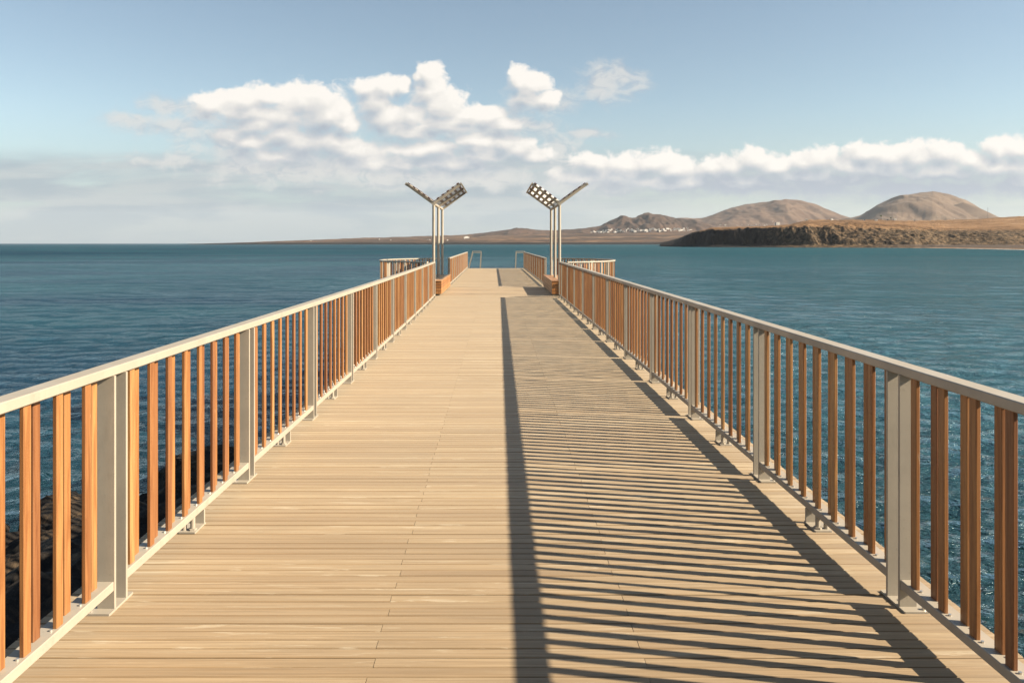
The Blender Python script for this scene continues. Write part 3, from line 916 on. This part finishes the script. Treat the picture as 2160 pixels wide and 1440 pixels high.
w = bpy.data.worlds.new('World'); scene.world = w; w.use_nodes = True
t = NT(w.node_tree); t.n.clear()
out = t.node('ShaderNodeOutputWorld')
sky = t.node('ShaderNodeTexSky', sky_type='NISHITA'); sky.sun_disc = False
sky.sun_elevation = el; sky.sun_rotation = az; sky.air_density = 1.0; sky.dust_density = .25; sky.ozone_density = 1.0
bg = t.node('ShaderNodeBackground'); bg.inputs[1].default_value = .05
tc = t.node('ShaderNodeTexCoord'); D = tc.outputs['Generated']; s3 = t.xyz(D)
ya = t.math('MAXIMUM', s3[1], .03)
uv = t.comb(t.math('DIVIDE', s3[0], ya), t.math('DIVIDE', s3[2], ya), 0.0)

# cloud shape field: smooth union of lobes (bearing / elevation of each puff) roughened by noise
def PX(x, y): return ((x-X0)/F, (Y0-y)/F)
LOBES = [ # centre x, y, radius x, y of the surveyed cloud lobes
 (455,222,48,26),(520,210,62,26),(575,205,75,28),(640,218,85,40),(690,245,66,40),(600,245,110,38),(540,262,80,26),(730,262,40,26),(520,232,105,34),
 (490,290,46,28),(530,305,55,26),(640,300,95,38),(700,302,90,34),(740,318,90,30),(780,342,70,24),(600,285,80,35),
 (780,185,36,22),(815,188,38,26),(848,182,22,20),(795,215,42,42),(815,250,50,40),(880,165,14,12),(905,165,32,30),(905,200,42,42),(925,225,58,40),(870,245,55,34),
 (985,238,50,18),(1030,243,48,18),(940,258,110,26),(860,275,80,26),(1060,262,50,18),
 (1098,172,26,26),(1125,182,34,28),(1110,205,42,30),(1150,212,34,20),
 (1060,300,40,26),(1090,315,50,26),(1020,325,90,26),(1120,330,36,20),(900,318,130,24),(860,345,56,22),(960,345,130,24),
 (1250,346,55,20),(1320,350,60,22),(1380,345,55,26),(1420,358,60,26),(1300,370,120,30),(1230,375,70,26),
 (1500,360,50,24),(1545,352,44,24),(1590,343,52,26),(1640,352,50,22),(1560,380,130,26),(1450,382,110,22),
 (1700,345,44,24),(1730,340,52,26),(1790,352,50,22),(1700,375,100,26),(1830,328,52,26),(1880,336,60,28),(1940,332,60,28),(1990,328,56,28),(2050,338,56,26),(2110,318,44,28),(2150,322,46,30),
 (1860,360,120,34),(1990,362,120,34),(2100,355,110,36),(1800,378,90,24),(2230,340,90,40),(2360,350,120,40),(2500,340,100,36),(2700,330,160,40)]
FAINT = [(1288,178,66,44),(1318,168,52,36),(1262,170,40,40),
 (345,262,120,26),(392,268,60,26),(290,254,90,18),(375,226,110,26),(430,240,90,30),
 (540,345,150,44),(470,300,110,40),(700,360,220,36),(1010,378,240,30),(1130,268,60,26),(1250,283,60,14),(1180,320,60,40),
 (360,338,100,18),(820,372,200,28),(1200,390,180,28),(1170,215,70,30),(1010,275,150,40)
]
LOBES += [(1400,388,170,26),(1560,392,150,24),(1720,396,170,26),(1950,398,240,28),(2200,392,200,32),(600,330,140,24),(1010,300,80,24)]
gt = bpy.data.node_groups.new('cloud_field', 'ShaderNodeTree')
gt.interface.new_socket('Vector', in_out='INPUT', socket_type='NodeSocketVector')
gt.interface.new_socket('Field', in_out='OUTPUT', socket_type='NodeSocketFloat')
gt.interface.new_socket('Core', in_out='OUTPUT', socket_type='NodeSocketFloat')
gt.interface.new_socket('Veil', in_out='OUTPUT', socket_type='NodeSocketFloat')
g = NT(gt); gi = g.node('NodeGroupInput'); go = g.node('NodeGroupOutput'); V0 = gi.outputs[0]
wn = g.node('ShaderNodeTexNoise', noise_dimensions='2D'); g.put(wn.inputs['Vector'], V0); wn.inputs['Scale'].default_value = 26; wn.inputs['Detail'].default_value = 4
warp = g.vmath('MULTIPLY_ADD', g.vmath('SUBTRACT', wn.outputs['Color'], (.5, .5, .5)), (.020, .016, 0), V0)
warp = g.vmath('MULTIPLY', warp, (1, 1, 0))
def union(lobes, grow, k):
    acc = None
    for (cx, cy, rx, ry) in lobes:
        u, v = PX(cx, cy); ru, rv = rx*grow/F, ry*grow/F
        ln = g.vmath('LENGTH', g.vmath('MULTIPLY_ADD', warp, (1/ru, 1/rv, 0), (-u/ru, -v/rv, 0)))
        acc = ln if acc is None else g.math('SMOOTH_MIN', acc, ln, k)
    return acc
acc = union(LOBES, 1.10, .22); acc2 = union(FAINT, 1.25, .3)
vo = g.node('ShaderNodeTexVoronoi', feature='F1', voronoi_dimensions='2D'); g.put(vo.inputs['Vector'], warp); vo.inputs['Scale'].default_value = 58
try: vo.inputs['Detail'].default_value = 2; vo.inputs['Roughness'].default_value = .55
except Exception: pass
fb = g.noise(warp, 34, 6, .55, 0, '2D')
fld = g.math('SUBTRACT', 1.34, acc)
fld = g.math('ADD', fld, g.math('MULTIPLY', g.math('SUBTRACT', .42, vo.outputs['Distance']), .34))
fld = g.math('ADD', fld, g.math('MULTIPLY', g.math('SUBTRACT', fb, .5), .72))
g.l.new(fld, go.inputs[0]); g.l.new(acc, go.inputs[1])
fld2 = g.math('ADD', g.math('SUBTRACT', 1.0, acc2), g.math('MULTIPLY', g.math('SUBTRACT', fb, .5), 1.5))
g.l.new(fld2, go.inputs[2])
def field(vec):
    nd = t.node('ShaderNodeGroup', node_tree=gt); t.put(nd.inputs[0], vec); return nd.outputs
(f0, c0, v0) = field(uv)[:3]; (f1, c1) = field(t.vmath('ADD', uv, (.007, .013, 0)))[:2]
lobe = t.math('SUBTRACT', c1, c0)
uvx = t.xyz(uv)
front = t.map(s3[1], .05, .2)
lowv = t.map(uvx[1], .045, .12)                        # clouds low over the horizon are softer
soft = t.math('MULTIPLY', t.map(lobe, -.30, .50, 1.15, .48), t.map(uvx[1], .06, .17, 1.05, .8))
wisp = t.noise(t.mapping(uv, (1, 2.2, 1)), 30, 7, .68, .6, '2D')
alpha = t.math('MULTIPLY', t.map(t.math('ADD', f0, t.math('MULTIPLY', t.math('SUBTRACT', wisp, .5), .7)), -.06, soft), front)
thin = t.math('MULTIPLY', t.map(t.math('ADD', v0, t.math('MULTIPLY', t.math('SUBTRACT', wisp, .5), .8)), -.05, .95), t.math('MULTIPLY', front, .80))
relief = t.math('SUBTRACT', f0, f1)
n_s = t.noise(uv, 12, 5, .55, 0, '2D')
lit = t.math('ADD', t.math('MULTIPLY', relief, .26), t.math('MULTIPLY', t.math('SUBTRACT', n_s, .5), .75))
lit = t.math('ADD', lit, t.math('MULTIPLY', lobe, .62))
lit = t.math('ADD', lit, t.map(f0, .1, 1.2, .64, .44, False))
lit = t.math('ADD', lit, t.map(uvx[1], .07, .19, -.22, .12, False))
lit = t.math('ADD', lit, t.math('MULTIPLY', t.math('SUBTRACT', wisp, .5), .40))
# flat grey bases of the two banks
bank = t.math('MULTIPLY', t.map(uvx[0], .10, .42), t.map(uvx[1], .066, .096, 1.0, 0.0))
lit = t.math('SUBTRACT', lit, t.math('MULTIPLY', bank, .60))
ccol = t.ramp(lit, [(.0, (.42, .475, .55)), (.28, (.55, .59, .63)), (.52, (.70, .70, .695)), (.78, (.88, .85, .80)), (1.0, (1.0, .955, .89))])
# thin veil of high haze cloud low in the sky
veiln = t.noise(t.mapping(uv, (4, 26, 1)), 1.0, 6, .6, .5)
veil = t.math('MULTIPLY', t.map(veiln, .30, .52), t.map(t.math('ADD', uvx[1], t.math('MULTIPLY', t.math('SUBTRACT', veiln, .5), .05)), .122, .096))
veil = t.math('MULTIPLY', veil, t.map(uvx[0], .75, -.15, .30, .80))
veil = t.math('MULTIPLY', veil, t.map(uvx[1], .0, .05, .35, 1.0))
vcol = t.mix(t.map(t.noise(t.mapping(uv, (5, 34, 1), (3, 7, 0)), 1.0, 5, .6, .4), .42, .60), (.52, .56, .58), (.37, .44, .505))
hsv = t.node('ShaderNodeHueSaturation'); hsv.inputs['Saturation'].default_value = .85; t.l.new(sky.outputs[0], hsv.inputs['Color'])
skyc = t.mix(1.0, hsv.outputs[0], (.82, .855, .815), 'MULTIPLY')
t.put(bg.inputs[0], skyc)
def back(c):
    b = t.node('ShaderNodeBackground'); t.put(b.inputs[0], c); b.inputs[1].default_value = .310; return b.outputs[0]
def mixsh(f, a, b):
    m_ = t.node('ShaderNodeMixShader'); t.put(m_.inputs[0], f); t.l.new(a, m_.inputs[1]); t.l.new(b, m_.inputs[2]); return m_.outputs[0]
horizon = t.map(uvx[1], .19, -.01, 0.0, .88)
horizon = t.math('MULTIPLY', horizon, front)
sh = mixsh(horizon, bg.outputs[0], back(t.mix(t.map(uvx[0], -.25, .40), (.335, .42, .48), (.475, .535, .53))))
sh = mixsh(t.math('MULTIPLY', veil, front), sh, back(vcol))
sh = mixsh(thin, sh, back(t.mix(t.map(t.math('ADD', wisp, t.math('MULTIPLY', v0, .15)), .42, .66), (.50, .545, .60), (.74, .735, .71))))
sh = mixsh(alpha, sh, back(ccol))
t.l.new(sh, out.inputs[0])

# ------------------------------------------------------------------ camera
cam = bpy.data.cameras.new('camera'); co = bpy.data.objects.new('camera', cam); COL.objects.link(co)
co.location = (0, 0, EYE); co.rotation_euler = (R(90), 0, 0)
cam.sensor_width = 36; cam.lens = 36*F/2160
cam.shift_x = (1080-X0)/2160; cam.shift_y = -(720-Y0)/2160
cam.clip_start = .05; cam.clip_end = 120000
scene.camera = co
vs = scene.view_settings; vs.view_transform = 'Standard'; vs.look = 'None'; vs.exposure = 1.68; vs.gamma = 1
scene.render.resolution_x = 1024; scene.render.resolution_y = 682
scene.cycles.max_bounces = 6
scene.cycles.use_adaptive_sampling = True
scene.cycles.use_denoising = True
scene.cycles.sample_clamp_direct = 8
scene.cycles.sample_clamp_indirect = 6
